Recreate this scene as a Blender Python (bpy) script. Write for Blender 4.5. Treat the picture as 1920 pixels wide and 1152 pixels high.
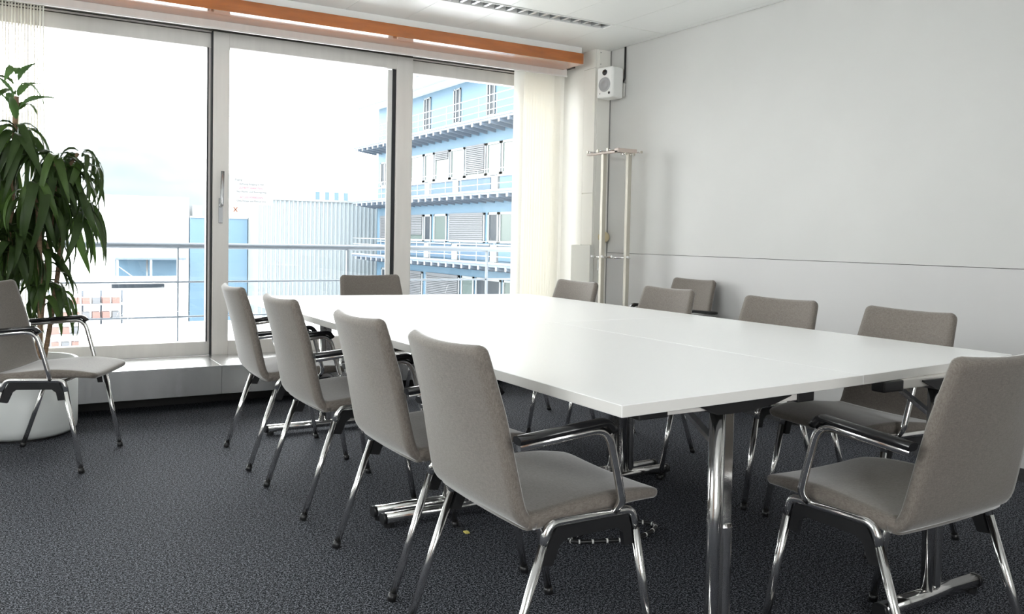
import bpy, bmesh, math, random
from math import sin, cos, pi, radians, sqrt, atan2
from mathutils import Vector, Matrix

S = bpy.context.scene
for o in list(bpy.data.objects):
    bpy.data.objects.remove(o)
COL = S.collection

# ------------------------------------------------------------------ camera
F_PX, CY_PX, EYE = 1597.0, 505.0, 1.10
YAW, PITCH, ROLL = radians(30.83), radians(-2.07), radians(-1.12)
fw = Vector((sin(YAW) * cos(PITCH), cos(YAW) * cos(PITCH), sin(PITCH)))
rt = Vector((cos(YAW), -sin(YAW), 0))
dn = fw.cross(rt)
r2 = rt * cos(ROLL) + dn * sin(ROLL)
d2 = dn * cos(ROLL) - rt * sin(ROLL)
cd = bpy.data.cameras.new('camera')
cam = bpy.data.objects.new('camera', cd)
COL.objects.link(cam)
cam.matrix_world = Matrix(((r2.x, -d2.x, -fw.x, 0), (r2.y, -d2.y, -fw.y, 0), (r2.z, -d2.z, -fw.z, EYE), (0, 0, 0, 1)))
cd.sensor_width = 36
cd.lens = F_PX / 1920 * 36
cd.shift_y = -(576 - CY_PX) / 1920
cd.clip_start, cd.clip_end = .05, 3000
S.camera = cam

# ------------------------------------------------------------------ light
SKY = 12.8
w = bpy.data.worlds.new('sky')
S.world = w
w.use_nodes = True
bg = w.node_tree.nodes['Background']
bg.inputs[0].default_value = (.99, .995, 1.0, 1)
bg.inputs[1].default_value = SKY
pl = bpy.data.lights.new('window_portal', 'AREA')
pl.shape = 'RECTANGLE'
pl.size, pl.size_y = 5.6, 2.3
pl.cycles.is_portal = True
po = bpy.data.objects.new('window_portal', pl)
COL.objects.link(po)
po.location = (1.2, 6.2, 1.35)
po.rotation_euler = (radians(-90), 0, 0)
pl2 = bpy.data.lights.new('window_portal', 'AREA')
pl2.shape = 'RECTANGLE'
pl2.size, pl2.size_y = 2.6, 1.5
pl2.cycles.is_portal = True
po2 = bpy.data.objects.new('window_portal', pl2)
COL.objects.link(po2)
po2.location = (0, -2.85, 1.75)  # sampling portal at the added rear fill window
po2.rotation_euler = (radians(90), 0, 0)
pl3 = pl2.copy()
pl3.size, pl3.size_y = 3.6, 1.05
po3 = bpy.data.objects.new('window_portal', pl3)
COL.objects.link(po3)
po3.location = (-2.85, 2.6, 1.975)  # sampling portal at the added left fill window
po3.rotation_euler = Vector((1, 0, 0)).to_track_quat('-Z', 'Z').to_euler()
S.view_settings.view_transform = 'Standard'
S.view_settings.look = 'None'
S.view_settings.exposure = 0.0
S.view_settings.gamma = 1.0
S.view_settings.use_curve_mapping = False
S.cycles.max_bounces = 14
S.cycles.diffuse_bounces = 8
S.cycles.transparent_max_bounces = 24
S.cycles.use_denoising = True

# ------------------------------------------------------------------ materials
def nodes(name):
    m = bpy.data.materials.new(name)
    m.use_nodes = True
    return m, m.node_tree.nodes, m.node_tree.links, m.node_tree.nodes['Principled BSDF']

def mat(name, col, rough=.5, metal=0, spec=.5, coat=0, noise=0, nscale=8, bump=0, bscale=200, stretch=None, sheen=0, trans=0):
    m, N, L, p = nodes(name)
    p.inputs['Base Color'].default_value = (*col, 1)
    p.inputs['Roughness'].default_value = rough
    p.inputs['Metallic'].default_value = metal
    p.inputs['Specular IOR Level'].default_value = spec
    p.inputs['Coat Weight'].default_value = coat
    p.inputs['Coat Roughness'].default_value = .08
    p.inputs['Sheen Weight'].default_value = sheen
    tc = N.new('ShaderNodeTexCoord')
    mp = N.new('ShaderNodeMapping')
    L.new(tc.outputs['Object'], mp.inputs[0])
    if stretch:
        mp.inputs['Scale'].default_value = stretch
    if noise:
        n = N.new('ShaderNodeTexNoise')
        n.inputs['Scale'].default_value = nscale
        n.inputs['Detail'].default_value = 4
        L.new(mp.outputs[0], n.inputs[0])
        r = N.new('ShaderNodeValToRGB')
        e = r.color_ramp.elements
        e[0].position, e[1].position = .3, .7
        e[0].color = (*[c * (1 - noise) for c in col], 1)
        e[1].color = (*[min(1, c * (1 + noise)) for c in col], 1)
        L.new(n.outputs[0], r.inputs[0])
        L.new(r.outputs[0], p.inputs['Base Color'])
    if bump:
        n2 = N.new('ShaderNodeTexNoise')
        n2.inputs['Scale'].default_value = bscale
        n2.inputs['Detail'].default_value = 3
        L.new(mp.outputs[0], n2.inputs[0])
        b = N.new('ShaderNodeBump')
        b.inputs['Strength'].default_value = bump
        b.inputs['Distance'].default_value = .002
        L.new(n2.outputs[0], b.inputs['Height'])
        L.new(b.outputs[0], p.inputs['Normal'])
    if trans:
        t = N.new('ShaderNodeBsdfTranslucent')
        t.inputs[0].default_value = (*col, 1)
        mx = N.new('ShaderNodeMixShader')
        mx.inputs[0].default_value = trans
        out = N['Material Output']
        L.new(p.outputs[0], mx.inputs[1])
        L.new(t.outputs[0], mx.inputs[2])
        L.new(mx.outputs[0], out.inputs[0])
    return m

def glass_mat(name, tint=(.97, .985, .98)):
    m, N, L, p = nodes(name)
    N.remove(p)
    t = N.new('ShaderNodeBsdfTransparent'); t.inputs[0].default_value = (*tint, 1)
    g = N.new('ShaderNodeBsdfGlossy'); g.inputs['Roughness'].default_value = .0
    fr = N.new('ShaderNodeFresnel'); fr.inputs[0].default_value = 1.45
    mx = N.new('ShaderNodeMixShader')
    L.new(fr.outputs[0], mx.inputs[0]); L.new(t.outputs[0], mx.inputs[1]); L.new(g.outputs[0], mx.inputs[2])
    L.new(mx.outputs[0], N['Material Output'].inputs[0])
    return m

def carpet_mat():
    m, N, L, p = nodes('carpet')
    tc = N.new('ShaderNodeTexCoord')
    def nz(scale, det, ro):
        n = N.new('ShaderNodeTexNoise'); n.inputs['Scale'].default_value = scale; n.inputs['Detail'].default_value = det; n.inputs['Roughness'].default_value = ro
        L.new(tc.outputs['Object'], n.inputs[0]); return n
    n = nz(210, 2, .6)
    n2 = nz(90, 2, .6)
    ad = N.new('ShaderNodeMath'); ad.operation = 'MULTIPLY_ADD'; ad.inputs[1].default_value = .35
    L.new(n2.outputs[0], ad.inputs[0]); L.new(n.outputs[0], ad.inputs[2])
    r = N.new('ShaderNodeValToRGB')
    e = r.color_ramp.elements
    e[0].position, e[0].color = .58, (.007, .0074, .0086, 1)
    e[1].position, e[1].color = .80, (.205, .214, .242, 1)
    k = e.new(.67); k.color = (.0275, .029, .034, 1)
    L.new(ad.outputs[0], r.inputs[0])
    L.new(r.outputs[0], p.inputs['Base Color'])
    p.inputs['Roughness'].default_value = .68
    p.inputs['Specular IOR Level'].default_value = .012
    p.inputs['Specular Tint'].default_value = (.78, .9, 1, 1)
    p.inputs['Sheen Weight'].default_value = 0
    p.inputs['Sheen Roughness'].default_value = .3
    p.inputs['Sheen Tint'].default_value = (.7, .84, 1, 1)
    b = N.new('ShaderNodeBump'); b.inputs['Strength'].default_value = .35; b.inputs['Distance'].default_value = .002
    L.new(n.outputs[0], b.inputs['Height']); L.new(b.outputs[0], p.inputs['Normal'])
    return m

def fabric_mat():
    m, N, L, p = nodes('chair_fabric')
    tc = N.new('ShaderNodeTexCoord')
    def nz(scale, st, det=3):
        mp = N.new('ShaderNodeMapping'); mp.inputs['Scale'].default_value = st
        L.new(tc.outputs['Object'], mp.inputs[0])
        n = N.new('ShaderNodeTexNoise'); n.inputs['Scale'].default_value = scale; n.inputs['Detail'].default_value = det
        L.new(mp.outputs[0], n.inputs[0]); return n
    a = nz(90, (6, .8, 9)); c = nz(90, (1.2, 8, 1.2))
    ad = N.new('ShaderNodeMath'); ad.operation = 'ADD'
    L.new(a.outputs[0], ad.inputs[0]); L.new(c.outputs[0], ad.inputs[1])
    h = N.new('ShaderNodeMath'); h.operation = 'MULTIPLY'; h.inputs[1].default_value = .5
    L.new(ad.outputs[0], h.inputs[0])
    r = N.new('ShaderNodeValToRGB'); e = r.color_ramp.elements
    e[0].position, e[0].color = .36, (.124, .107, .092, 1)
    e[1].position, e[1].color = .64, (.210, .186, .163, 1)
    L.new(h.outputs[0], r.inputs[0]); L.new(r.outputs[0], p.inputs['Base Color'])
    p.inputs['Roughness'].default_value = .85
    p.inputs['Specular IOR Level'].default_value = .2
    p.inputs['Sheen Weight'].default_value = .55
    p.inputs['Sheen Roughness'].default_value = .4
    b = N.new('ShaderNodeBump'); b.inputs['Strength'].default_value = .25; b.inputs['Distance'].default_value = .001
    L.new(h.outputs[0], b.inputs['Height']); L.new(b.outputs[0], p.inputs['Normal'])
    return m

def corrugated_mat():
    return mat('white_sheet_metal', (.185, .213, .23), .6)

M = dict(
    carpet=carpet_mat(), fabric=fabric_mat(),
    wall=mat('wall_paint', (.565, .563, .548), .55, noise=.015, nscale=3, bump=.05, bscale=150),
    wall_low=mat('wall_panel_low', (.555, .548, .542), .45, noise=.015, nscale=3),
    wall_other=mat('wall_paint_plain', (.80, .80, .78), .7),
    pillar=mat('pillar_casing', (.76, .745, .70), .45),
    pillar_grey=mat('pillar_casing_grey', (.66, .655, .62), .5),
    ceiling=mat('ceiling_metal', (.84, .845, .825), .36, spec=.6),
    ceil_gap=mat('ceiling_gap', (.25, .25, .24), .8),
    orange=mat('orange_lacquer', (.43, .125, .018), .12, spec=.6, coat=.7, noise=.16, nscale=5, stretch=(1, 6, 6)),
    alu=mat('frame_aluminium', (.80, .77, .735), .45, metal=.15, noise=.03, nscale=4, stretch=(6, 6, .6)),
    alu_dark=mat('track_dark', (.10, .09, .08), .5),  # dark brown of the header tracks and soffit
    steel=mat('brushed_steel', (.60, .60, .60), .26, metal=.88, noise=.08, nscale=5, stretch=(7, 7, .5)),
    gasket=mat('black_gasket', (.02, .022, .026), .5),
    white_pl=mat('white_plastic', (.82, .82, .80), .35),
    slat=mat('blind_fabric', (.90, .885, .84), .8, trans=.42),
    table=mat('white_laminate', (.94, .94, .94), .28, spec=.55, noise=.008, nscale=2),
    edge=mat('table_edge', (.76, .745, .715), .4),
    chrome=mat('chrome', (.80, .79, .78), .15, metal=1),
    chrome_d=mat('dark_chrome', (.45, .45, .46), .14, metal=1),
    black=mat('black_plastic', (.014, .014, .015), .35),
    blackg=mat('black_gloss', (.012, .012, .013), .18),
    glass=glass_mat('pane_glass'),
    base=mat('baseboard_dark', (.045, .045, .048), .8, noise=.3, nscale=120),
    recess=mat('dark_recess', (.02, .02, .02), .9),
    pot=mat('white_pot', (.72, .74, .73), .4),
    soil=mat('soil', (.05, .035, .022), .95, noise=.4, nscale=60, bump=.8, bscale=60),
    bark=mat('cane_bark', (.23, .15, .09), .85, noise=.35, nscale=30, stretch=(1, 1, 4), bump=.5, bscale=50),
    rack=mat('rack_metal', (.50, .47, .40), .45, metal=.15),
    rackplate=mat('rack_plate', (.55, .46, .41), .5),
    beige=mat('beige_plastic', (.62, .53, .34), .45),
    cone=mat('speaker_cone', (.40, .40, .41), .45, metal=.3),
    spk=mat('speaker_body', (.80, .80, .78), .4),
    grey_lamp=mat('louvre_aluminium', (.60, .61, .63), .25, metal=.8),
    rail=mat('galvanised_rail', (.075, .09, .11), .5, metal=.2),
    deckf=mat('balcony_concrete', (.85, .85, .84), .8, noise=.04, nscale=6),
    wood=mat('door_veneer', (.36, .15, .05), .35, noise=.2, nscale=6, stretch=(8, 8, .6)),
    b_blue=mat('facade_blue', (.054, .110, .163), .6, noise=.05, nscale=.4),
    b_blue2=mat('facade_panel_blue', (.039, .079, .126), .6),
    b_deck=mat('deck_steel', (.08, .105, .14), .6),
    b_white=mat('facade_white', (.19, .205, .215), .6),
    b_blind=mat('facade_blind', (.085, .09, .10), .6),
    b_pane=mat('facade_pane', (.065, .085, .08), .2, spec=.35),
    b_dark=mat('facade_dark', (.014, .020, .028), .4, spec=.2),
    sheet=corrugated_mat(),
    sheet_shade_blue=mat('hall_shade_blue', (.062, .115, .165), .6),  # blue shade on this hall is put into its wall colour
    hallw=mat('hall_white', (.60, .61, .62), .7),
    groundm=mat('yard_concrete', (.52, .52, .51), .9, noise=.06, nscale=.3),
    hill=mat('wooded_hill', (.050, .062, .065), .95, noise=.14, nscale=.05),
    red=mat('crate_red', (.15, .075, .065), .6),
    paper=mat('notice_paper', (.85, .86, .87), .7, trans=.5),
    ink=mat('ink_grey', (.12, .12, .14), .7),
    ink_pink=mat('ink_pink', (.62, .10, .24), .7),
    ink_orange=mat('ink_orange', (.75, .20, .04), .7),
    yellow=mat('yellow_tag', (.80, .70, .20), .5),
)

def leaf_mat(name, col):
    m = mat(name, col, .45, spec=.3, noise=.3, nscale=4, stretch=(1, 6, 1), trans=.22)
    return m
M['leaf'] = leaf_mat('leaf_dark', (.034, .062, .016))
M['leaf2'] = leaf_mat('leaf_mid', (.06, .11, .024))
M['leaf3'] = leaf_mat('leaf_young', (.10, .19, .06))

# ------------------------------------------------------------------ mesh helpers
def link(o, parent=None):
    COL.objects.link(o)
    if parent is not None:
        o.parent = parent
    return o

def tag(o, label=None, cat=None, group=None, kind=None):
    if label: o['label'] = label
    if cat: o['category'] = cat
    if group: o['group'] = group
    if kind: o['kind'] = kind
    return o

def empty(name, loc=(0, 0, 0), rz=0):
    o = bpy.data.objects.new(name, None)
    o.empty_display_size = .1
    o.location = loc
    o.rotation_euler = (0, 0, rz)
    return link(o)

def fillet(pts, r, n=6):
    pts = [Vector(p) for p in pts]
    out = [pts[0]]
    for i in range(1, len(pts) - 1):
        a, b, c = pts[i - 1], pts[i], pts[i + 1]
        rr = r[i - 1] if isinstance(r, (list, tuple)) else r
        d = min(rr, (a - b).length * .49, (c - b).length * .49)
        p, q = b + (a - b).normalized() * d, b + (c - b).normalized() * d
        for k in range(n + 1):
            t = k / n
            out.append(p * (1 - t) ** 2 + b * 2 * t * (1 - t) + q * t * t)
    out.append(pts[-1])
    return out

class MB:
    def __init__(s):
        s.v, s.f, s.sm = [], [], []
    def add(s, v, f, smooth=False):
        o = len(s.v)
        s.v += [tuple(p) for p in v]
        s.f += [tuple(i + o for i in q) for q in f]
        s.sm += [smooth] * len(f)
        return s
    def box(s, x0, x1, y0, y1, z0, z1, bev=0):
        if bev:
            bm = bmesh.new()
            bmesh.ops.create_cube(bm, size=1)
            for v in bm.verts:
                v.co = Vector(((x0 + x1) / 2 + v.co.x * (x1 - x0), (y0 + y1) / 2 + v.co.y * (y1 - y0), (z0 + z1) / 2 + v.co.z * (z1 - z0)))
            bmesh.ops.bevel(bm, geom=bm.edges[:], offset=bev, segments=2, profile=.5, affect='EDGES')
            bm.verts.index_update()
            s.add([v.co[:] for v in bm.verts], [[v.index for v in f.verts] for f in bm.faces])
            bm.free()
            return s
        v = [(x, y, z) for x in (x0, x1) for y in (y0, y1) for z in (z0, z1)]
        return s.add(v, [(0, 1, 3, 2), (4, 6, 7, 5), (0, 4, 5, 1), (2, 3, 7, 6), (0, 2, 6, 4), (1, 5, 7, 3)])
    def bar(s, a, b, wx, wy, up=(0, 0, 1)):
        a, b = Vector(a), Vector(b)
        t = (b - a).normalized()
        sd = t.cross(Vector(up))
        if sd.length < 1e-4: sd = t.cross(Vector((1, 0, 0)))
        sd.normalize(); u = sd.cross(t)
        v = [p + sd * i * wx / 2 + u * j * wy / 2 for p in (a, b) for i, j in ((-1, -1), (1, -1), (1, 1), (-1, 1))]
        return s.add(v, [(3, 2, 1, 0), (4, 5, 6, 7), (0, 1, 5, 4), (1, 2, 6, 5), (2, 3, 7, 6), (3, 0, 4, 7)])
    def sweep(s, pts, rx, ry=None, seg=12, up=(0, 0, 1), power=1.0, caps=True):
        ry = ry or rx
        pts = [Vector(p) for p in pts]
        n = len(pts)
        verts, faces = [], []
        upv = Vector(up)
        for i, p in enumerate(pts):
            t = (pts[min(i + 1, n - 1)] - pts[max(i - 1, 0)]).normalized()
            sd = t.cross(upv)
            if sd.length < .15:
                sd = t.cross(Vector((0, 1, 0))) if i == 0 else psd - t * psd.dot(t)
            sd.normalize()
            if i and sd.dot(psd) < 0: sd = -sd
            psd = sd
            u = sd.cross(t)
            for k in range(seg):
                a = 2 * pi * k / seg
                c, q = cos(a), sin(a)
                if power != 1:
                    c = math.copysign(abs(c) ** power, c); q = math.copysign(abs(q) ** power, q)
                verts.append(p + sd * rx * c + u * ry * q)
        for i in range(n - 1):
            for k in range(seg):
                k2 = (k + 1) % seg
                faces.append((i * seg + k, i * seg + k2, (i + 1) * seg + k2, (i + 1) * seg + k))
        s.add(verts, faces, True)
        if caps:
            o = len(s.v) - len(verts)
            s.f.append(tuple(o + k for k in reversed(range(seg)))); s.sm.append(False)
            s.f.append(tuple(o + (n - 1) * seg + k for k in range(seg))); s.sm.append(False)
        return s
    def lathe(s, prof, seg=32, c=(0, 0, 0), smooth=True):
        v, f = [], []
        for r, z in prof:
            for k in range(seg):
                a = 2 * pi * k / seg
                v.append((c[0] + r * cos(a), c[1] + r * sin(a), c[2] + z))
        for i in range(len(prof) - 1):
            for k in range(seg):
                k2 = (k + 1) % seg
                f.append((i * seg + k, i * seg + k2, (i + 1) * seg + k2, (i + 1) * seg + k))
        return s.add(v, f, smooth)
    def prism(s, poly, z0, z1, axis='z', at=None):
        """poly of 2-D points extruded along axis between z0 and z1 (axis y: poly is (x,z); axis x: poly is (y,z))"""
        def P(p, h):
            return (p[0], p[1], h) if axis == 'z' else (p[0], h, p[1]) if axis == 'y' else (h, p[0], p[1])
        n = len(poly)
        v = [P(p, z0) for p in poly] + [P(p, z1) for p in poly]
        f = [tuple(reversed(range(n))), tuple(range(n, 2 * n))] + [(i, (i + 1) % n, n + (i + 1) % n, n + i) for i in range(n)]
        return s.add(v, f)
    def build(s, name, m, parent=None, fix=True):
        me = bpy.data.meshes.new(name)
        me.from_pydata(s.v, [], s.f)
        me.polygons.foreach_set('use_smooth', s.sm)
        if fix:
            bm = bmesh.new(); bm.from_mesh(me)
            bmesh.ops.recalc_face_normals(bm, faces=bm.faces[:])
            bm.to_mesh(me); bm.free()
        me.materials.append(M[m] if isinstance(m, str) else m)
        return link(bpy.data.objects.new(name, me), parent)

def box(name, m, x0, x1, y0, y1, z0, z1, parent=None, bev=0):
    return MB().box(x0, x1, y0, y1, z0, z1, bev).build(name, m, parent)

def struct(o, label=None, cat=None):
    o['kind'] = 'structure'
    if label: o['label'] = label
    if cat: o['category'] = cat
    return o

def copy_tree(o, parent=None):
    c = o.copy()
    COL.objects.link(c)
    c.parent = parent
    for ch in list(o.children):
        copy_tree(ch, c)
    return c

# ------------------------------------------------------------------ room shell
XW, CZ = 4.127, 2.595
XL, YB, YW = -2.6, -2.6, 5.97     # left wall, rear wall, inner plane of the window frames
struct(box('floor', 'carpet', XL - .1, XW + .2, YB - .1, 6.3, -.12, 0), 'dark grey mottled carpet floor of the meeting room', 'floor')

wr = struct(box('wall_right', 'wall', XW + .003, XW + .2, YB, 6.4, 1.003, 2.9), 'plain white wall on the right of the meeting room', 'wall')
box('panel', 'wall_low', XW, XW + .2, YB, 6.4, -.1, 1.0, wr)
wb = MB().box(XL - .2, XW + .2, YB - .2, YB, -.1, 1.0).box(XL - .2, XW + .2, YB - .2, YB, 2.5, 2.9).box(XL - .2, -1.3, YB - .2, YB, 1.0, 2.5).box(1.3, XW + .2, YB - .2, YB, 1.0, 2.5)
struct(wb.build('wall_back', 'wall_other'), 'white rear wall behind the camera', 'wall')
wl = MB().box(XL - .2, XL, YB, 6.4, -.1, 1.45).box(XL - .2, XL, YB, 6.4, 2.5, 2.9).box(XL - .2, XL, YB, .8, 1.45, 2.5).box(XL - .2, XL, 4.4, 6.4, 1.45, 2.5)
struct(wl.build('wall_left', 'wall_other'), 'white wall beyond the plant side', 'wall')
w5 = struct(empty('fill_window_5'), 'unseen window strip added for fill light in the wall beyond the plant side', 'window')  # out of view, added to bring fill light in from the left
for k in range(3):
    ya, yb = .8 + 1.2 * k, .8 + 1.2 * (k + 1)
    fr5 = MB().box(XL - .12, XL - .06, ya, ya + .04, 1.45, 2.5).box(XL - .12, XL - .06, yb - .04, yb, 1.45, 2.5).box(XL - .12, XL - .06, ya + .04, yb - .04, 1.45, 1.5).box(XL - .12, XL - .06, ya + .04, yb - .04, 2.45, 2.5)
    fr5.build('frame', 'alu', w5)
    box('pane', 'glass', XL - .095, XL - .089, ya + .04, yb - .04, 1.5, 2.45, w5)
w4 = struct(empty('fill_window_4'), 'unseen window strip added for fill light in the rear wall behind the camera', 'window')  # out of view, added to bring fill light in from behind
for k in range(2):
    xa, xb = -1.3 + 1.3 * k, -1.3 + 1.3 * (k + 1)
    fr4 = MB().box(xa, xa + .04, YB - .12, YB - .06, 1.45, 2.5).box(xb - .04, xb, YB - .12, YB - .06, 1.45, 2.5).box(xa + .04, xb - .04, YB - .12, YB - .06, 1.45, 1.5).box(xa + .04, xb - .04, YB - .12, YB - .06, 2.45, 2.5)
    fr4.build('frame', 'alu', w4)
    box('pane', 'glass', xa + .04, xb - .04, YB - .095, YB - .089, 1.5, 2.45, w4)
struct(box('baseboard_right', 'base', XW - .012, XW - .0005, YB, 5.44, .0005, .062), 'dark carpet baseboard along the white right wall', 'baseboard')
dr = struct(box('added_door_1', 'wood', XL + .001, XL + .04, -1.6, -.6, 0.001, 2.1), 'wooden door in the wall beyond the plant side, added for warm chrome reflections', 'door')  # out of view, added to give the chrome warm reflections
MB().sweep([(XL + .04, -.7, 1.05), (XL + .09, -.7, 1.05), (XL + .09, -.82, 1.05)], .009, seg=8).build('handle', 'chrome', dr)

# ceiling: backing slab with separate metal panels
ce = struct(box('ceiling', 'ceil_gap', XL, XW + .2, YB, 6.4, CZ + .10, CZ + .22), 'white metal panel ceiling with thin joints', 'ceiling')
xs = [XL + .005] + [1.945 + .425 * k for k in range(-10, 6)] + [XW - .002]
for i in range(len(xs) - 1):
    a, b = xs[i] + .0012, xs[i + 1] - .0012
    lamp = b < 3.65
    for (y0, y1) in (((4.905 if lamp else 4.776), 5.93), (3.2, 4.773), (1.6, 3.197), (0, 1.597), (YB, -.003)):
        box('panel', 'ceiling', a, b, y0 + .0012, y1 - .0012, CZ, CZ + .02, ce)

# orange beam above the windows, pillar casing in the corner
tb1 = struct(box('trim_1', 'orange', XL, 3.862, 5.45, 5.73, 2.461, 2.543, None, .002), 'glossy orange-brown beam running above the windows', 'beam')
box('added_filler_strip', 'ceiling', XL, 3.862, 5.475, 5.49, 2.5435, 2.594, tb1)  # board added to lighten the dark gap above the beam
pc = struct(box('wall_pillar', 'pillar', 3.990, XW, 5.45, 6.4, 0, CZ), 'white boxed pillar casing in the corner beside the blind', 'pillar')
box('casing_panel', 'pillar', 3.980, 3.990, 5.452, 5.598, 2.452, CZ, pc)
box('casing_panel', 'pillar', 3.980, 3.990, 5.452, 5.598, 1.472, 2.446, pc)
box('casing_panel', 'pillar', 3.980, 3.990, 5.452, 5.598, 1.062, 1.466, pc)
box('casing_panel', 'pillar', 3.982, 3.990, 5.602, 6.0, .3, 2.6, pc)
box('casing_panel', 'pillar', 4.012, 4.115, 5.444, 5.45, 2.46, CZ - .002, pc)
box('casing_panel', 'pillar', 4.000, 4.118, 5.446, 5.45, .10, 2.452, pc)
box('casing_panel', 'pillar_grey', 3.945, 3.980, 5.425, 5.68, .0, 1.058, pc)
box('joint_strip', 'ceil_gap', XW - .004, XW - .0005, 5.4425, 5.4495, .1, CZ - .001, pc)
for z in (2.48, 2.57): MB().sweep([(4.022, 5.4445, z), (4.022, 5.441, z)], .004, seg=8).build('screw', 'chrome_d', pc)

# blind track
tr = struct(box('trim_2', 'alu', XL, 3.90, 5.731, 5.765, 2.414, 2.470), 'pale aluminium blind track under the orange beam', 'track')
box('lip', 'white_pl', XL, 3.90, 5.724, 5.733, 2.408, 2.420, tr)
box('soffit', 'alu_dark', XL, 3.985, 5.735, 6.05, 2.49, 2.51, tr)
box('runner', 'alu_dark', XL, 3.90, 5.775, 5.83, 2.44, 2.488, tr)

# lintel above the windows and slab edge
struct(box('wall_window', 'wall_other', XL - .2, XW + .2, 6.02, 6.4, 2.50, 2.9), 'strip of wall hidden above the windows', 'wall')
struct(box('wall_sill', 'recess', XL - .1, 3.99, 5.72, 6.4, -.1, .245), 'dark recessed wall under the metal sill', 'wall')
struct(box('wall_window_end', 'wall_other', XL - .2, XL + .15, 6.0, 6.4, .2, 2.6), 'end of the window wall beyond the plant', 'wall')

# ------------------------------------------------------------------ windows
def pane_window(name, x0, x1, yf, label, sw=.03, top=(2.35, 2.445), bot=(.262, .355), ext=False):
    r = empty(name); struct(r, label, 'window')
    box('frame_top', 'alu', x0, x1, yf, yf + .07, top[0], top[1], r, .003)
    box('frame_bottom', 'alu', x0, x1, yf, yf + .07, bot[0], bot[1], r, .003)
    box('frame_side', 'alu', x0, x0 + sw, yf + .005, yf + .065, bot[1], top[0], r, .002)
    box('frame_side', 'alu', x1 - sw, x1, yf + .005, yf + .065, bot[1], top[0], r, .002)
    box('pane', 'glass', x0 + sw, x1 - sw, yf + .03, yf + .036, bot[1], top[0], r)
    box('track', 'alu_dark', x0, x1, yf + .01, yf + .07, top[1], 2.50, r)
    return r

w1 = pane_window('window_1', XL + .15, 1.205, 6.045, 'wide fixed window pane behind the tall plant', .022)
for zz in (2.452, 2.470): box('track_lip', 'alu', XL + .15, 1.205, 6.03, 6.05, zz, zz + .008, w1)
w3 = pane_window('window_3', 2.675, 3.985, 6.045, 'narrow window pane between sliding door and stacked blind', .02)
for zz in (2.452, 2.470): box('track_lip', 'alu', 2.675, 3.985, 6.03, 6.05, zz, zz + .008, w3)
box('frame_side', 'alu', 3.85, 3.985, 6.04, 6.118, .262, 2.445, w3, .003)  # added opaque block keeping window light off the pillar side
box('gasket', 'gasket', 1.180, 1.190, 6.043, 6.0455, .355, 2.35, w1)

d2r = empty('window_2'); struct(d2r, 'large sliding glass door with aluminium frame and white notice', 'window')
box('frame_side', 'alu', 1.213, 1.320, 6.0, 6.07, .262, 2.455, d2r, .004)
box('frame_side', 'alu', 2.543, 2.672, 6.0, 6.07, .262, 2.455, d2r, .004)
box('frame_top', 'alu', 1.320, 2.543, 6.0, 6.07, 2.356, 2.455, d2r, .004)
box('frame_bottom', 'alu', 1.320, 2.543, 6.0, 6.07, .262, .360, d2r, .004)
box('pane', 'glass', 1.320, 2.543, 6.038, 6.044, .36, 2.356, d2r)
box('gasket', 'gasket', 2.515, 2.543, 6.02, 6.036, .36, 2.356, d2r)
box('bead', 'white_pl', 2.478, 2.515, 6.026, 6.037, .36, 2.350, d2r)
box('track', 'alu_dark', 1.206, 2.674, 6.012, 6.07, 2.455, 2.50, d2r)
box('gasket', 'gasket', 1.206, 1.2125, 6.01, 6.06, .262, 2.455, d2r)
hd = box('lock_plate', 'grey_lamp', 1.250, 1.278, 5.99, 6.0, 1.165, 1.335, d2r, .002)
MB().sweep(fillet([(1.264, 5.99, 1.285), (1.264, 5.955, 1.285), (1.266, 5.95, 1.515)], .012), .012, seg=12).build('handle', 'grey_lamp', hd)

# ------------------------------------------------------------------ metal sill bench
bench = struct(empty('trim_3'), 'brushed metal sill box running below the windows', 'sill')
bx = [XL + .05, -.05, 1.168, 2.39, 3.61, 3.94]
for i in range(len(bx) - 1):
    box('panel', 'steel', bx[i] + .0008, bx[i + 1] - .0008, 5.470, 5.486, .092, .270, bench, .0015)
    box('top_panel', 'steel', bx[i] + .0008, bx[i + 1] - .0008, 5.486, 5.99, .250, .268, bench, .0015)
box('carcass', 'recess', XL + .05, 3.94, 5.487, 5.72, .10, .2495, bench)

# ------------------------------------------------------------------ ceiling luminaire
lum = empty('ceiling_luminaire', (0, 0, CZ)); tag(lum, 'long recessed ceiling luminaire with grey parabolic louvre blades', 'lamp')
for y in (4.7765, 4.897): box('side_rail', 'white_pl', 1.2, 3.64, y, y + .0065, -.006, .06, lum)
box('end_cap', 'white_pl', 3.632, 3.642, 4.783, 4.897, -.006, .06, lum)
box('end_cap', 'white_pl', 1.198, 1.208, 4.783, 4.897, -.006, .06, lum)
box('reflector', 'grey_lamp', 1.208, 3.632, 4.783, 4.897, .052, .06, lum)
for k in range(28):
    x = 1.29 + .0863 * k
    MB().prism([(x - .010, .0), (x + .010, .0), (x + .003, .045), (x - .003, .045)], 4.784, 4.896, 'y').build('blade', 'grey_lamp', lum)
MB().sweep([(1.22, 4.84, .03), (3.62, 4.84, .03)], .008, seg=10).build('tube', 'white_pl', lum)

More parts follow.
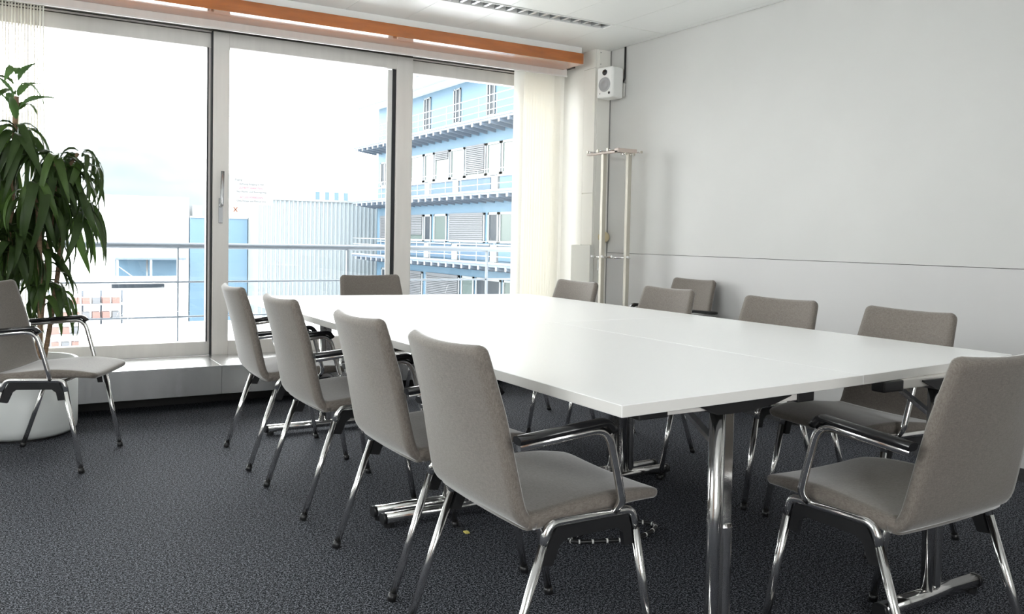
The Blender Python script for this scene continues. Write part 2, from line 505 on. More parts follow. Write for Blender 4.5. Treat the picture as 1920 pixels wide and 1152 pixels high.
# ------------------------------------------------------------------ tables
def table(label, quad, xc, xa, xb, legs, side):
    r = empty('conference_table', (xc, (legs[0][0] + legs[1][0]) / 2, 0))
    tag(r, label, 'table', 'white tables pushed together')
    ox, oy = r.location.x, r.location.y
    q = [(a - ox, b - oy) for a, b in quad]
    ft = bpy.data.meshes.new('tabletop')
    bm = bmesh.new()
    lo = [bm.verts.new((*p, .7125)) for p in q]; hi = [bm.verts.new((*p, .74)) for p in q]
    bm.faces.new(hi); bm.faces.new(list(reversed(lo)))
    for i in range(4):
        f = bm.faces.new((lo[i], lo[(i + 1) % 4], hi[(i + 1) % 4], hi[i])); f.material_index = 1
    bmesh.ops.recalc_face_normals(bm, faces=bm.faces[:])
    bmesh.ops.bevel(bm, geom=bm.edges[:], offset=.0012, segments=1, affect='EDGES')
    bm.to_mesh(ft); bm.free()
    ft.materials.append(M['table']); ft.materials.append(M['edge'])
    link(bpy.data.objects.new('tabletop', ft), r)
    for (ly, inward) in legs:
        y = ly - oy
        fb = MB().sweep([(xa - ox + .012, y, .034), (xb - ox - .012, y, .034)], .023, .020, seg=14, power=.7).build('foot_bar', 'chrome', r)
        for (e0, e1) in ((xa - ox, xa - ox + .014), (xb - ox - .014, xb - ox)):
            MB().sweep([(e0, y, .034), (e1, y, .034)], .0235, .0205, seg=14, power=.7).build('end_cap', 'black', fb)
        for e in (xa - ox + .03, xb - ox - .03):
            MB().lathe([(.0, 0.0), (.02, 0.0), (.02, .016), (0, .016)], 14, (e, y, 0), False).build('glide', 'black', fb)
        MB().sweep([(-.021, y, .045), (-.021, y, .69)], .018, seg=16).build('leg_tube', 'chrome', r)
        MB().box(-.003, .030, y - .011, y + .011, .33, .69, .003).build('leg_plate', 'chrome', r)
        MB().box(-.002, .033, y - .018, y + .018, .05, .39, .012).build('leg_sleeve', 'chrome', r)
        bb = MB().box(-.27, .30, y - .018, y + .018, .684, .712, .003).build('support_beam', 'alu', r)
        MB().box(-.29, -.20, y - .022, y + .022, .680, .7122, .004).build('end_block', 'black', bb)
        MB().box(.25, .315, y - .022, y + .022, .678, .7122, .004).build('end_block', 'black', bb)
        MB().prism([(-.11, .700), (-.04, .672), (.06, .672), (.16, .684), (.22, .700), (.22, .705), (-.11, .705)], y - .026, y + .026, 'y').build('leg_bracket', 'black', bb)
        MB().bar((.0, y + inward * .02, .585), (.0, y + inward * .22, .700), .022, .012).build('brace', 'chrome_d', r)
    return r

YM, YR = 3.015, 3.076
table('near white conference table on the plant side, its pale corner closest to the camera', [(1.157, 1.459), (2.0455, 1.516), (2.0455, YM - .0006), (1.157, YM - .0006)], 1.56, 1.22, 1.90, ((1.56, 1), (2.965, -1)), 1)
table('near white conference table on the wall side, behind the chair at the table end', [(2.0465, 1.516), (2.933, 1.597), (2.933, YR - .0006), (2.0465, YR - .0006)], 2.44, 2.19, 2.68, ((1.545, 1), (3.034, -1)), 1)
table('far white conference table on the plant side, close to the sliding door', [(1.157, YM + .0006), (2.0455, YM + .0006), (2.0455, 4.845), (1.157, 4.965)], 1.56, 1.22, 1.90, ((3.062, 1), (4.645, -1)), 1)
table('far white conference table on the wall side, close to the stacked blind', [(2.0465, YR + .0006), (2.933, YR + .0006), (2.933, 4.715), (2.0465, 4.845)], 2.44, 2.19, 2.68, ((3.122, 1), (4.60, -1)), 1)

# ------------------------------------------------------------------ chairs
def catmull(P, n):
    P = [Vector(p) for p in P]
    Q = [P[0] * 2 - P[1]] + P + [P[-1] * 2 - P[-2]]
    out = []
    m = len(P) - 1
    for k in range(n + 1):
        u = k / n * m
        i = min(int(u), m - 1); t = u - i
        a, b, c, d = Q[i], Q[i + 1], Q[i + 2], Q[i + 3]
        out.append(.5 * ((2 * b) + (c - a) * t + (2 * a - 5 * b + 4 * c - d) * t * t + (3 * b - a - 3 * c + d) * t ** 3))
    return out

def shell(profile, n, t0, round_start, round_end, corner, cup, taper=1):
    """profile rows (x, z, half width); a cushion-like skin around it, rounded at one end"""
    pts = catmull([(p[0], p[1], p[2]) for p in profile], n)
    # extra samples at the rounded end
    L = [0]
    for i in range(n): L.append(L[-1] + (Vector(pts[i + 1][:2]) - Vector(pts[i][:2])).length)
    tot = L[-1]
    def at(s):
        s = max(0, min(tot, s))
        for i in range(n):
            if s <= L[i + 1] + 1e-9:
                f = (s - L[i]) / max(1e-9, L[i + 1] - L[i]); return pts[i].lerp(pts[i + 1], f)
        return pts[-1]
    ss = [tot * k / n for k in range(n + 1)]
    R = corner
    ex = [R * (1 - cos(a * pi / 2)) for a in (.0, .18, .36, .54, .72, .88, 1)]
    if round_start: ss = [s for s in ss if s > R * 1.05]; ss = ex + ss
    if round_end: ss = [s for s in ss if s < tot - R * 1.05]; ss = ss + [tot - e for e in reversed(ex)]
    ty = [1, .992, .965, .88, .65, .4, .15, -.15, -.4, -.65, -.88, -.965, -.992, -1]
    verts, faces, rows = [], [], 0
    for s in ss:
        p = at(s); a, b = at(s - .004), at(s + .004)
        tx, tz = b[0] - a[0], b[1] - a[1]; l = sqrt(tx * tx + tz * tz); tx, tz = tx / l, tz / l
        nx, nz = tz, -tx          # front/up side for a front-to-back walk
        th = t0 * (taper + (1 - taper) * min(1, s / (.45 * tot)))
        w, t = p[2], th
        d = None
        if round_start and s < R: d = R - s
        if round_end and s > tot - R: d = R - (tot - s)
        if d is not None:
            w -= R * (1 - sqrt(max(0, 1 - (d / R) ** 2)))
            q = min(1, (R - d) / (th * .5)); t = th * sqrt(max(.0004, 1 - (1 - q) ** 2))
        c = cup(s / tot)
        loop = []
        for sgn in (1, -1):
            seq = ty if sgn > 0 else ty[::-1][1:-1]
            for y in seq:
                e = abs(y)
                h = t / 2 * sgn * (0 if e >= .9999 else sqrt(max(0, 1 - max(0, (e - .94) / .06) ** 2)))
                h += c * y * y
                loop.append((p[0] + nx * h, w * y, p[1] + nz * h))
        verts += loop; m = len(loop); rows += 1
    for i in range(rows - 1):
        for k in range(m):
            k2 = (k + 1) % m
            faces.append((i * m + k, i * m + k2, (i + 1) * m + k2, (i + 1) * m + k))
    faces.append(tuple(range(m))); faces.append(tuple((rows - 1) * m + k for k in range(m)))
    return MB().add(verts, faces, True)

def make_chair():
    r = empty('armchair')
    # walk from front edge to rear fold, normals upward
    shell([(.280, .424, .208), (.245, .434, .222), (.16, .440, .232), (.05, .436, .236), (-.05, .426, .236), (-.110, .420, .236), (-.145, .420, .236)], 20, .044, True, False, .030, lambda u: .006, .55).build('seat', 'fabric', r)
    shell([(-.122, .4175, .236), (-.146, .424, .236), (-.166, .446, .236), (-.182, .490, .233), (-.216, .61, .224), (-.252, .735, .214), (-.284, .842, .205)], 26, .034, False, True, .026, lambda u: .002 + .022 * min(1, u * 1.6)).build('backrest', 'fabric', r)
    for s in (1, -1):
        ft, rt_, tf, tb = Vector((.238, s * .25, 0)), Vector((-.236, s * .25, 0)), Vector((.158, s * .243, .420)), Vector((-.092, s * .243, .420))
        for foot, top in ((ft, tf), (rt_, tb)):
            a, b = foot.lerp(top, .03), foot.lerp(top, .88)
            lg = MB().sweep([a, b], .0115, seg=12).build('leg', 'chrome', r)
            MB().sweep([foot + Vector((0, 0, .0005)), foot.lerp(top, .055)], .0135, seg=12).build('foot_cap', 'black', lg)
        MB().sweep(fillet([ft.lerp(tf, .88), tf, tb, rt_.lerp(tb, .88)], .035), .0115, seg=12, up=(0, 1, 0)).build('side_rail', 'chrome', r)
        MB().prism([(.138, .410), (.150, .385), (.160, .332), (.134, .330), (.126, .366), (.108, .380), (-.045, .378), (-.064, .364), (-.084, .318), (-.114, .322), (-.094, .376), (-.074, .410)], s * .240 - .009, s * .240 + .007, 'y').build('rail_cover', 'black', r)
        ar = MB().sweep(fillet([(.100, s * .248, .424), (.105, s * .272, .452), (.052, s * .276, .645), (-.20, s * .272, .622)], [.02, .05]), .0105, seg=12, up=(0, 1, 0)).build('armrest', 'chrome', r)
        MB().sweep(fillet([(.066, s * .276, .636), (.047, s * .276, .660), (-.205, s * .272, .637)], .03), .019, .010, seg=14, power=.75).build('arm_pad', 'blackg', ar)
    MB().sweep([(-.085, -.243, .410), (-.085, .243, .410)], .007, seg=8).build('cross_bar', 'chrome', r)
    MB().sweep([(.13, -.243, .405), (.13, .243, .405)], .007, seg=8).build('cross_bar', 'chrome', r)
    return r

CH = [
    (1.209, 4.217, -1.0, 'grey armchair closest to the window on the plant side of the table'),
    (1.216, 3.439, 1.0, 'grey armchair second from the window on the plant side of the table'),
    (1.235, 2.598, 0.0, 'grey armchair third from the window on the plant side of the table'),
    (1.212, 1.920, -.2, 'large grey armchair seen from behind at the near corner of the table'),
    (2.779, 4.297, 180.1, 'grey armchair on the wall side of the table in front of the coat rack'),
    (2.859, 3.554, 178.8, 'grey armchair on the wall side overlapping the spare chair against the wall'),
    (2.845, 2.746, 182.4, 'grey armchair on the wall side, third from the coat rack'),
    (2.855, 2.120, 176.5, 'grey armchair on the wall side, tucked in behind the table-end chair'),
    (3.800, 4.365, 179.0, 'spare grey armchair standing with its back against the white wall'),
    (2.045, 4.930, 273.5, 'grey armchair at the far table end in front of the sliding door'),
    (2.065, 1.406, 91.5, 'grey armchair at the near table end, angled back facing the camera'),
    (.188, 4.594, -24.6, 'lone grey armchair beside the white plant pot, cut by the picture edge'),
]
proto = make_chair()
for i, (x, y, a, lab) in enumerate(CH):
    o = proto if i == 0 else copy_tree(proto)
    o.location = (x, y, 0)
    o.rotation_euler = (0, 0, radians(a))
    tag(o, lab, 'chair', 'grey armchairs of the meeting room')

# ------------------------------------------------------------------ plant
random.seed(11)
def leaf_mesh(k, L, W, droop, lift, mname):
    n = 9
    v, f = [], []
    x = z = 0.0; ang = lift
    rows = []
    for i in range(n + 1):
        t = i / n
        rows.append((x, z, ang, t))
        ang -= droop / n * (1.6 if t < .35 else .72)
        x += cos(ang) * L / n; z += sin(ang) * L / n
    for (x, z, a, t) in rows:
        ww = W * (0.16 + .84 * sin(pi * min(1, t * 1.02) ** .62)) if t < .98 else .001
        if t == 0: ww = W * .22
        fold = ww * .35
        wob = .12 * ww * sin(t * 11 + k)
        nx, nz = -sin(a), cos(a)
        v += [(x + nx * (fold + wob), ww, z + nz * (fold + wob)), (x, 0, z), (x + nx * (fold - wob), -ww, z + nz * (fold - wob))]
    for i in range(n):
        for j in (0, 1):
            a = i * 3 + j
            f.append((a, a + 1, a + 4, a + 3))
    me = bpy.data.meshes.new('leaf')
    me.from_pydata(v, [], f)
    me.polygons.foreach_set('use_smooth', [True] * len(f))
    me.materials.append(M[mname])
    return me

plant = empty('potted_dracaena', (.08, 5.25, 0)); tag(plant, 'tall leafy green dracaena in a white cylinder pot by the window', 'plant')
MB().lathe([(0, .012), (.245, .012), (.265, .03), (.27, .06), (.272, .40), (.262, .405), (.250, .40), (.248, .34), (0, .34)], 48).build('pot', 'pot', plant)
MB().lathe([(0, .372), (.12, .370), (.247, .360)], 32).build('soil', 'soil', plant)
MB().lathe([(0, .0), (.235, .0), (.235, .014), (0, .014)], 40, smooth=False).build('pot_base', 'black', plant)
droopy = [leaf_mesh(k, L, W, d, l, m) for k, (L, W, d, l, m) in enumerate([
    (.48, .026, 2.3, .65, 'leaf'), (.54, .028, 2.5, .80, 'leaf'), (.44, .025, 2.2, .45, 'leaf'), (.52, .024, 2.55, .9, 'leaf2'),
    (.40, .029, 2.1, .25, 'leaf'), (.56, .026, 2.45, .7, 'leaf'), (.46, .029, 2.3, .5, 'leaf2'), (.38, .023, 2.3, .8, 'leaf')])]
perky = [leaf_mesh(k, L, W, d, l, m) for k, (L, W, d, l, m) in enumerate([
    (.22, .022, 1.0, 1.1, 'leaf3'), (.26, .024, 1.5, .9, 'leaf2'), (.19, .02, .7, 1.35, 'leaf3'), (.24, .026, 1.9, .8, 'leaf3')])]
# crowns in plant space: (x, y, z, leaves, spread factor, size)
crowns = [
    (-.022, .00, 1.86, 7, 'p', .95), (-.022, .00, 1.74, 5, 'p', 1.0), (-.02, .0, 1.60, 30, 'd', .80), (.165, -.03, 1.46, 30, 'd', .80), (.285, .03, 1.50, 24, 'd', .66),
    (-.15, .05, 1.45, 26, 'd', .9), (.07, -.08, 1.30, 30, 'd', .90), (.235, .04, 1.28, 30, 'd', .86), (-.05, -.10, 1.08, 24, 'd', .9),
    (.06, .06, 1.0, 22, 'd', .80), (-.24, -.03, 1.22, 24, 'd', .95), (.10, -.02, .84, 16, 'd', .66), (-.2, .0, .9, 16, 'd', .85), (.17, .06, .76, 10, 'd', .6)]
canes = [((-.06, .02), (-.022, 0, 1.80)), ((.06, .03), (.165, -.03, 1.48)), ((.08, -.06), (.07, -.08, 1.31)), ((-.11, -.03), (-.24, -.03, 1.25)), ((.10, .05), (.21, .04, 1.26)), ((-.12, .05), (-.15, .05, 1.46))]
for (bx0, by0), tp in canes:
    p0, p3 = Vector((bx0, by0, .35)), Vector(tp)
    mid = p0.lerp(p3, .45) + Vector(((bx0) * .25, by0 * .2, 0))
    path = [p0 * (1 - t) ** 2 + mid * 2 * t * (1 - t) + p3 * t * t for t in [k / 10 for k in range(11)]]
    MB().sweep(path, .013, seg=10).build('cane', 'bark', plant)
MB().sweep([(.165, -.03, 1.40), (.22, .0, 1.44), (.270, .03, 1.52)], .010, seg=8).build('cane', 'bark', plant)
for (cx, cy, cz, n, kd, sc) in crowns:
    for i in range(n):
        az = i * 2.39996 + random.uniform(-.3, .3)
        me = random.choice(perky if kd == 'p' else droopy)
        o = link(bpy.data.objects.new('leaf', me), plant)
        hz = random.uniform(-.12, .05) if kd == 'd' else random.uniform(-.06, .06)
        o.location = (cx + .012 * cos(az), cy + .012 * sin(az), cz + hz)
        s = sc * random.uniform(.8, 1.12)
        o.scale = (s * random.uniform(.62, 1.0), s * 1.05, s)
        o.rotation_euler = (random.uniform(-.35, .35), random.uniform(-.25, .25), az)

# ------------------------------------------------------------------ blinds
def blind(label, rows, z0, z1, wd=.105):
    xs_ = [a for a, _ in rows]
    r = empty('vertical_blind', (sum(xs_) / len(xs_), 5.80, 0)); tag(r, label, 'blind')
    for x, ang in rows:
        # gently curved slat, about its own hanging line
        v, f = [], []
        for k in range(7):
            t = (k / 6 - .5) * wd; c = .006 * (1 - (k / 3 - 1) ** 2)
            px, py = c * cos(ang) + t * sin(ang) * 0 + t * cos(ang + pi / 2), c * sin(ang) + t * sin(ang + pi / 2)
            v += [(px, py, z0), (px, py, z1)]
        f = [(2 * k, 2 * k + 2, 2 * k + 3, 2 * k + 1) for k in range(6)]
        mb = MB().add(v, f, True)
        o = mb.build('slat', 'slat', r, fix=False)
        o.location = (x - r.location.x, 0, 0)
        MB().box(-.006, .006, -.004, .004, z1 - .003, z1 + .014).build('carrier', 'white_pl', o)
    return r
random.seed(5)
blind('bundle of cream vertical blind slats pushed to the pillar side', [(3.492, .5)] + [(3.52 + .0245 * k, .18 + .05 * sin(k * 1.7)) for k in range(12)] + [(3.84, .8), (3.87, 1.05)], .285, 2.428, .09)
blind('cream vertical blind slats hanging at the top left above the plant', [(.200 - .0160 * k, .02 + .04 * sin(k * 2.1)) for k in range(24)], .285, 2.428, .09)

# ------------------------------------------------------------------ wall speaker, sockets, coat rack
sp = empty('wall_speaker', (4.018, 5.302, 2.19), atan2(-.24, -.97)); tag(sp, 'small white loudspeaker mounted high on the wall beside the pillar', 'speaker')
MB().box(-.060, .075, -.078, .078, 0, .236, .016).build('body', 'spk', sp)
MB().box(.074, .0755, -.066, .066, .012, .224, .0004).build('baffle', 'white_pl', sp)
def disc(name, m, y, z, prof, parent):
    v = MB().lathe(prof, 28)
    v.v = [(.0755 + p[2], y + p[0], z + p[1]) for p in v.v]
    return v.build(name, m, parent)
disc('woofer', 'cone', 0, .100, [(0, .004), (.018, .007), (.022, .002), (.040, .006), (.046, .008), (.053, .0065), (.056, 0)], sp)
disc('tweeter', 'black', 0, .192, [(0, .006), (.010, .005), (.013, .001), (.021, .004), (.023, 0)], sp)
disc('port', 'black', .045, .034, [(0, .002), (.009, .002), (.010, 0)], sp)
disc('badge', 'chrome_d', -.045, .034, [(0, .0015), (.005, .0015), (.006, 0)], sp)
MB().box(-.088, -.060, -.02, .02, .07, .13, .004).build('mount', 'pillar_grey', sp)
bk = empty('speaker_bracket', (XW - .002, 5.285, 2.19)); tag(bk, 'grey speaker bracket plate with two screws on the white wall', 'bracket')
MB().box(-.018, 0, -.030, .030, .02, .125, .004).build('plate', 'pillar_grey', bk)
for z in (.05, .095): MB().sweep([(-.018, -.012, z), (-.026, -.012, z)], .008, seg=10).build('screw', 'chrome_d', bk)
cb = MB().sweep(fillet([(XW - .006, 5.262, CZ - .001), (XW - .006, 5.262, 2.35), (XW - .012, 5.275, 2.325), (XW - .03, 5.30, 2.30)], .02), .0075, seg=8).build('speaker_cable', 'black', None)
tag(cb, 'black cable running from the ceiling down to the wall speaker', 'cable')

th = empty('round_wall_cover', (4.082, 5.444, 1.124)); tag(th, 'round beige cover cap on the pillar behind the coat rack', 'wall cover')
a = MB().lathe([(0, .040), (.030, .040), (.040, .034), (.044, .012), (.047, 0)], 28); a.v = [(p[0], -p[2], p[1]) for p in a.v]; a.build('cap', 'beige', th)
MB().box(-.040, .030, -.006, 0, -.05, .06, .002).build('back_plate', 'pillar_grey', th)
so = empty('wall_socket', (4.065, 5.444, .86)); tag(so, 'small cream socket plate low on the pillar behind the coat rack', 'socket')
MB().box(-.035, .030, -.012, 0, 0, .085, .003).build('plate', 'white_pl', so)
MB().sweep([(0, -.012, .065), (0, -.016, .065)], .006, seg=10).build('knob', 'chrome_d', so)

rk = empty('coat_rack', (3.90, 5.10, 0)); tag(rk, 'slim cream metal coat rack with pegs in the room corner', 'coat rack')
def rb(*a): return [Vector(p) - Vector((3.90, 5.10, 0)) for p in a]
P1, P2 = (3.845, 5.135), (3.945, 4.965)
for (x, y) in (P1, P2):
    MB().box(x - 3.90 - .016, x - 3.90 + .016, y - 5.10 - .016, y - 5.10 + .016, .02, 1.742, .004).build('post', 'rack', rk)
    MB().lathe([(0, 0), (.13, 0), (.13, .012), (.03, .022), (0, .022)], 28, (x - 3.90, y - 5.10, 0)).build('foot_plate', 'rack', rk)
MB().box(3.825 - 3.90, 3.865 - 3.90, 4.945 - 5.10, 5.33 - 5.10, 1.742, 1.755, .002).build('top_plate', 'rackplate', rk)
MB().box(3.825 - 3.90, 4.000 - 3.90, 4.940 - 5.10, 4.985 - 5.10, 1.742, 1.772, .002).build('top_plate', 'rackplate', rk)
for y in (5.02, 5.14, 5.27):
    g = MB().sweep(rb((3.862, y, 1.762), (3.795, y, 1.762)), .007, seg=10).build('peg', 'chrome', rk)
    MB().sweep(rb((3.797, y, 1.762), (3.785, y, 1.762)), .012, seg=10).build('peg_knob', 'rack', g)
for x in (3.87, 3.94, 4.01):
    g = MB().sweep(rb((x, 4.965, 1.750 - .02 * (x < 4.0)), (x, 4.905, 1.750 - .02 * (x < 4.0))), .006, seg=10).build('peg', 'chrome', rk)
    MB().sweep(rb((x, 4.908, 1.750 - .02 * (x < 4.0)), (x, 4.898, 1.750 - .02 * (x < 4.0))), .010, seg=10).build('peg_knob', 'rack', g)
MB().sweep(rb((3.820, 5.20, .972), (3.955, 4.945, .972)), .008, seg=10).build('cross_bar', 'chrome', rk)
for t in (0, .28, .56, 1):
    q = Vector((3.820, 5.20, .972)).lerp(Vector((3.955, 4.945, .972)), t)
    MB().sweep(rb(q, q + Vector((-.035, -.02, .008))), .0085, seg=10).build('peg', 'white_pl', rk)

# ------------------------------------------------------------------ notice on the door
nt = empty('notice_sheet', (1.48, 6.0375, 1.30)); tag(nt, 'white notice sheet with grey and pink lines taped to the sliding door', 'notice')
MB().box(-.142, .150, -.001, 0, 0, .192).build('sheet', 'paper', nt)
def text(s, x, z, size, m, parent, name='lettering', align='CENTER'):
    c = bpy.data.curves.new(name, 'FONT'); c.body = s; c.size = size; c.align_x = align
    c.materials.append(M[m])
    o = bpy.data.objects.new(name, c); link(o, parent)
    bpy.context.view_layer.update()
    me = bpy.data.meshes.new_from_object(o.evaluated_get(bpy.context.evaluated_depsgraph_get()))
    bpy.data.objects.remove(o)
    o = link(bpy.data.objects.new(name, me), parent)
    o.location = (x, -.0016, z); o.rotation_euler = (radians(90), 0, 0)
    return o
text('Zugang', -.115, .163, .017, 'ink', nt, align='LEFT')
text('Achtung Ausgang in Hof', 0, .135, .017, 'ink', nt)
text('ZUTRITT VERBOTEN', -.005, .107, .017, 'ink_pink', nt)
text('Nur Flucht- und Rettungsweg', 0, .082, .017, 'ink', nt)
text('ACCESS FORBIDDEN', 0, .043, .017, 'ink_pink', nt)
text('Only Escape and Rescue way', 0, .018, .017, 'ink', nt)
sk = empty('round_sticker', (1.372, 6.0375, 1.262)); tag(sk, 'round white sticker with an orange X below the notice', 'sticker')
a = MB().lathe([(0, .0012), (.038, .0012), (.038, 0)], 28); a.v = [(p[0], -p[2], p[1]) for p in a.v]; a.build('disc', 'paper', sk)
for s in (1, -1): MB().bar((-.013 * s, -.0018, -.016), (.013 * s, -.0018, .016), .006, .001, (0, 1, 0)).build('cross_stroke', 'ink_orange', sk)
text('exit', .075, -.01, .016, 'ink', sk)

# ------------------------------------------------------------------ things on the carpet
pts = []
for k in range(40):
    a = 2 * pi * k / 40
    pts.append((1.955 + .175 * cos(a) + .02 * cos(3 * a), 2.50 + .085 * sin(a) + .01 * sin(2 * a), .0085))
cl = MB().sweep(pts + [pts[0]], .008, seg=8, caps=False).build('floor_cable', 'black', None)
tag(cl, 'black cable loop lying on the carpet under the near table', 'cable')
for k in range(0, 40, 2):
    p = Vector(pts[k]); q = Vector(pts[(k + 1) % 40])
    MB().sweep([p.lerp(q, .2), p.lerp(q, .45)], .0086, seg=8).build('band', 'white_pl', cl)
ytag = empty('paper_tag', (1.477, 2.768, 0)); tag(ytag, 'tiny yellow tag lying on the carpet near the table foot', 'tag')
MB().box(-.008, .008, -.012, .012, .0005, .006, .001).build('tag_body', 'yellow', ytag)
MB().sweep([(-.01, .07, .006), (.0, .012, .004)], .003, seg=6).build('string', 'black', ytag)

# ------------------------------------------------------------------ balcony outside
struct(box('floor_balcony', 'deckf', -4, 8, 6.4, 7.5, -.05, .10), 'pale balcony floor outside the windows', 'floor')
br = empty('balcony_railing', (2.6, 7.2, .10)); tag(br, 'galvanised steel balcony railing with horizontal bars outside the door', 'railing')
MB().sweep([(-6.2, 0, .89), (5.2, 0, .89)], .024, seg=14).build('top_rail', 'rail', br)
for z in (.60, .32): MB().sweep([(-6.2, 0, z), (5.2, 0, z)], .008, seg=8).build('bar', 'rail', br)
for k in range(-4, 4):
    p = MB().box(1.41 * k - .006 + .0, 1.41 * k + .006, -.020, .020, .0, .875, .002).build('post', 'rail', br)
    MB().box(1.41 * k - .05, 1.41 * k + .05, -.05, .05, 0, .008).build('base_plate', 'rail', p)

# ------------------------------------------------------------------ blue office building across the yard
FX, DX = 18.0, 16.9
bd = empty('office_building', (FX, 34, -6)); tag(bd, 'blue office building with steel balcony decks across the yard', 'building')
bo = Vector((FX, 34, -6))
def B(name, m, x0, x1, y0, y1, z0, z1, parent=bd):
    return box(name, m, x0 - bo.x, x1 - bo.x, y0 - bo.y, y1 - bo.y, z0 - bo.z, z1 - bo.z, parent)
Y0, Y1 = 20.0, 45.0
B('wall', 'b_blue', FX, FX + 12, Y0, Y1, -6, 8.15)
rf = B('roof', 'hallw', FX - .9, FX + 12.5, Y0 - .5, Y1 + .8, 8.15, 8.75)
B('roof_edge', 'b_blue2', FX - .92, FX - .9, Y0 - .5, Y1 + .8, 8.15, 8.25, rf)
ph = B('penthouse', 'b_white', FX + 1.4, FX + 8, 26, 44.6, 8.75, 10.6)
B('window', 'b_dark', FX + 1.36, FX + 1.41, 42.3, 43.1, 9.4, 10.1, ph)
for z in (9.35, 9.75): MB().bar(Vector((FX - .7, Y0, z)) - bo, Vector((FX - .7, 41, z)) - bo, .04, .04).build('roof_rail', 'b_white', bd)
for zd in (6.0, 3.0, .05, -2.9):
    dk = B('balcony_deck', 'b_deck', DX, FX, Y0, Y1 + 1.0, zd - .13, zd)
    B('deck_edge', 'b_white', DX - .03, DX, Y0, Y1 + 1.0, zd - .02, zd + .06, dk)
    cbm = MB()
    for k in range(34):
        y = Y0 + .5 + .75 * k
        cbm.prism([(DX - .02 - bo.x, zd - .13 - bo.z), (FX - bo.x, zd - .13 - bo.z), (FX - bo.x, zd - .40 - bo.z), (DX - .02 - bo.x, zd - .24 - bo.z)], y - .05 - bo.y, y + .05 - bo.y, 'y')
    tag(cbm.build('corbel_row', 'b_deck', dk), kind='stuff')
    cbe = MB()
    for k in range(34):
        y = Y0 + .5 + .75 * k
        cbe.box(DX - .05 - bo.x, DX - .02 - bo.x, y - .06 - bo.y, y + .06 - bo.y, zd - .27 - bo.z, zd - .10 - bo.z)
    tag(cbe.build('corbel_ends', 'b_white', dk), kind='stuff')
    for h in (.3, .58, .90):
        MB().bar(Vector((DX + .03, Y0, zd + h)) - bo, Vector((DX + .03, Y1 + .9, zd + h)) - bo, .035, .035).build('deck_rail', 'b_white', bd)
    for k in range(17):
        y = Y0 + .8 + 1.5 * k
        MB().bar(Vector((DX + .03, y, zd)) - bo, Vector((DX + .03, y, zd + .9)) - bo, .03, .03).build('deck_post', 'b_white', bd)
def bwin(y0, y1, z0, z1, m='b_pane', fr=.07, blind_to=None, mull=()):
    w_ = B('window', m, FX - .02, FX + .01, y0, y1, z0, z1)
    for (a, b, c, d) in ((y0, y0 + fr, z0, z1), (y1 - fr, y1, z0, z1), (y0, y1, z0, z0 + fr), (y0, y1, z1 - fr, z1)):
        B('window_frame', 'b_white', FX - .06, FX, a, b, c, d, w_)
    for y in mull: B('window_frame', 'b_white', FX - .06, FX, y - fr / 2, y + fr / 2, z0, z1, w_)
    if blind_to is not None:
        n = int((z1 - blind_to) / .085)
        for k in range(n):
            z = z1 - .085 * k
            B('blind_slat', 'b_blind', FX - .10, FX - .045, y0 + fr, y1 - fr, z - .062, z, w_)
    return w_
for (a, b) in ((38.2, 38.95), (35.0, 35.7), (31.8, 32.5), (28.6, 29.3)): bwin(a, b, 6.35, 7.95, 'b_dark', .06, None, ((a + b) / 2 + .08,))
# second storey ribbon
bwin(43.0, 44.5, 3.8, 5.15, 'b_dark', .08, None, (43.9,))
for (a, b, bl) in ((38.9, 40.5, None), (37.7, 38.8, None), (36.0, 37.6, 4.75), (34.5, 35.9, None), (32.5, 34.4, 3.85), (31.2, 32.4, None), (29.6, 31.1, None), (27.0, 29.5, None)):
    bwin(a, b, 3.8, 5.2, 'b_pane', .10, bl)
# first storey ribbon
bwin(42.9, 44.5, .88, 2.2, 'b_dark', .08, .9)
for (a, b, bl, m) in ((38.8, 40.5, 1.15, 'b_pane'), (37.9, 38.7, None, 'b_dark'), (36.2, 37.6, None, 'b_pane'), (32.5, 36.0, .9, 'b_pane'), (31.3, 32.2, None, 'b_dark'), (28.0, 31.2, None, 'b_pane')):
    bwin(a, b, .88, 2.2, m, .10, bl)
# ground ribbon
for (a, b, bl, m) in ((42.9, 44.2, None, 'b_dark'), (38.8, 40.6, -2.0, 'b_pane'), (34.8, 38.4, -2.2, 'b_pane'), (33.4, 34.6, None, 'b_pane'), (31.0, 33.2, None, 'b_dark'), (28.0, 30.8, None, 'b_pane')):
    bwin(a, b, -2.3, -.65, m, .10, bl)
# parapet panels and white piers behind the rails
for zd in (3.0, .05):
    for (a, b, m) in ((41.2, 44.6, 'b_blue2'), (38.6, 40.6, 'b_blue2'), (35.6, 38.0, 'b_blue2'), (32.0, 34.9, 'b_blue2'), (27.0, 31.2, 'b_blue')):
        B('parapet_panel', m, FX - .07, FX, a, b, zd + .08, zd + .72)
        B('parapet_cap', 'b_white', FX - .14, FX, a - .1, b + .1, zd + .72, zd + .78)
    for y in (38.3, 35.25, 31.6): B('pier', 'b_white', FX - .1, FX, y - .28, y + .28, zd + .02, zd + .76)

